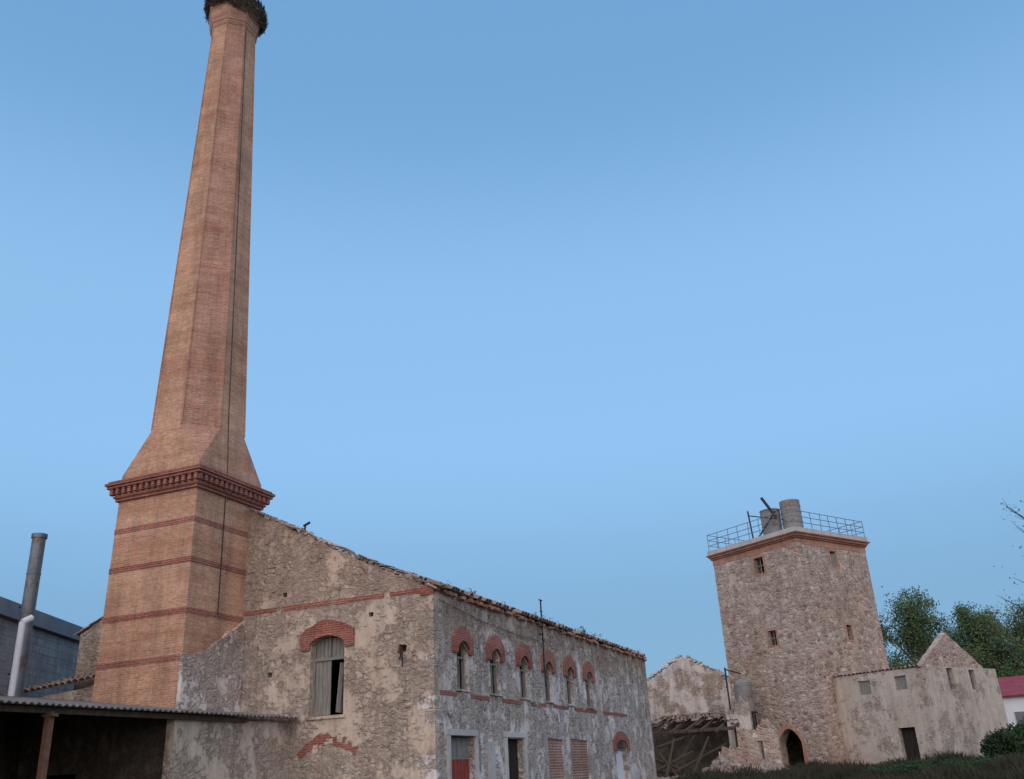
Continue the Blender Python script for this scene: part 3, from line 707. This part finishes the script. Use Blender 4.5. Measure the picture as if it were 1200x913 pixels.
def grass(name,n,fx,hmin,hmax,mat):
    m=MB()
    for k in range(n):
        x,y=fx(); z=gz(x,y)-.02; a=U(0,6.28); h=U(hmin,hmax)*(.35+1.5*max(0,mnoise.noise(Vector((x*.5,y*.5,0)))+.3)); w=U(.008,.02); lx=math.cos(a)*h*U(.1,.5); ly=math.sin(a)*h*U(.1,.5)
        m.v+=[(x-w*math.sin(a),y+w*math.cos(a),z),(x+w*math.sin(a),y-w*math.cos(a),z),(x+lx*.4+w*.6*math.sin(a),y+ly*.4-w*.6*math.cos(a),z+h*.6),(x+lx,y+ly,z+h)]
        q=len(m.v)-4; m.f.append((q,q+1,q+2,q+3))
    return m.obj(name,mat)
grass('grass',60000,lambda:(U(-10.5,9),U(30,54)),.18,.42,M_grass)
grass('grass',15000,lambda:(U(-10.5,6),U(6,30)),.1,.35,M_grass)
m=MB()
for k in range(60):
    y=U(24,45) if k<40 else U(35,38.5); leafcloud(m,Vector((FX+U(-.5,.2),y,EH+.2+U(-.05,.1))),U(.06,.18),14,.035)
m.obj('roof_weeds',M_grass,fb)

# ------------------------------------------------------------------ light
w=bpy.data.worlds.new('World'); scene.world=w; w.use_nodes=True; nt=w.node_tree
bg=nt.nodes['Background']; sky=nt.nodes.new('ShaderNodeTexSky'); sky.sky_type='NISHITA'; sky.sun_disc=False
sd=Vector((.22,-1,0)).normalized(); elev=math.radians(14)
sky.sun_elevation=elev; sky.sun_rotation=math.atan2(sd.x,sd.y); sky.air_density=1.0; sky.dust_density=.6; sky.ozone_density=2.0
sc=nt.nodes.new('ShaderNodeVectorMath'); sc.operation='SCALE'; sc.inputs['Scale'].default_value=.14; nt.links.new(sky.outputs[0],sc.inputs[0])
tc=nt.nodes.new('ShaderNodeTexCoord'); sx=nt.nodes.new('ShaderNodeSeparateXYZ'); nt.links.new(tc.outputs['Generated'],sx.inputs[0])
rp=nt.nodes.new('ShaderNodeValToRGB'); e=rp.color_ramp.elements; rp.color_ramp.interpolation='EASE'
st=[(0.0,(.18,.34,.54)),(.12,(.19,.39,.63)),(.34,(.295,.565,.91)),(.46,(.29,.56,.90)),(.68,(.185,.41,.72)),(1.0,(.12,.31,.58))]
while len(e)<len(st): e.new(.5)
for i,(p_,c_) in enumerate(st): e[i].position=p_; e[i].color=(*c_,1)
nt.links.new(sx.outputs['Z'],rp.inputs['Fac'])
mx=nt.nodes.new('ShaderNodeMix'); mx.data_type='RGBA'; mx.inputs['Factor'].default_value=.88
nt.links.new(sc.outputs[0],mx.inputs['A']); nt.links.new(rp.outputs[0],mx.inputs['B'])
nt.links.new(mx.outputs['Result'],bg.inputs['Color']); bg.inputs['Strength'].default_value=1.0
ld=bpy.data.lights.new('sun','SUN'); ld.energy=2.5; ld.angle=math.radians(110); ld.color=(1,.75,.60)
so=link(bpy.data.objects.new('sun',ld)); e_l=math.radians(30)
tod=Vector((sd.x*math.cos(e_l),sd.y*math.cos(e_l),math.sin(e_l)))
so.rotation_euler=(tod).to_track_quat('Z','Y').to_euler()

# ------------------------------------------------------------------ camera
cam=bpy.data.cameras.new('camera'); co=link(bpy.data.objects.new('camera',cam)); scene.camera=co
yaw=math.radians(21.6); p=math.radians(23.0)
fh=Vector((-math.sin(yaw),math.cos(yaw),0)); x0=Vector((math.cos(yaw),math.sin(yaw),0)); up=Vector((0,0,1))
z0=-(fh*math.cos(p)+up*math.sin(p)); y0=up*math.cos(p)-fh*math.sin(p)
X=(x0*.9985-y0*.055).normalized(); Y=(x0*.055+y0*.9985).normalized()
Mc=Matrix((X,Y,z0)).transposed().to_4x4(); Mc.translation=Vector((0,0,1.6)); co.matrix_world=Mc
cam.sensor_width=36; cam.lens=36*1065/1200; cam.clip_end=3000; cam.clip_start=.1
scene.view_settings.view_transform='Standard'; scene.view_settings.look='None'; scene.view_settings.exposure=0
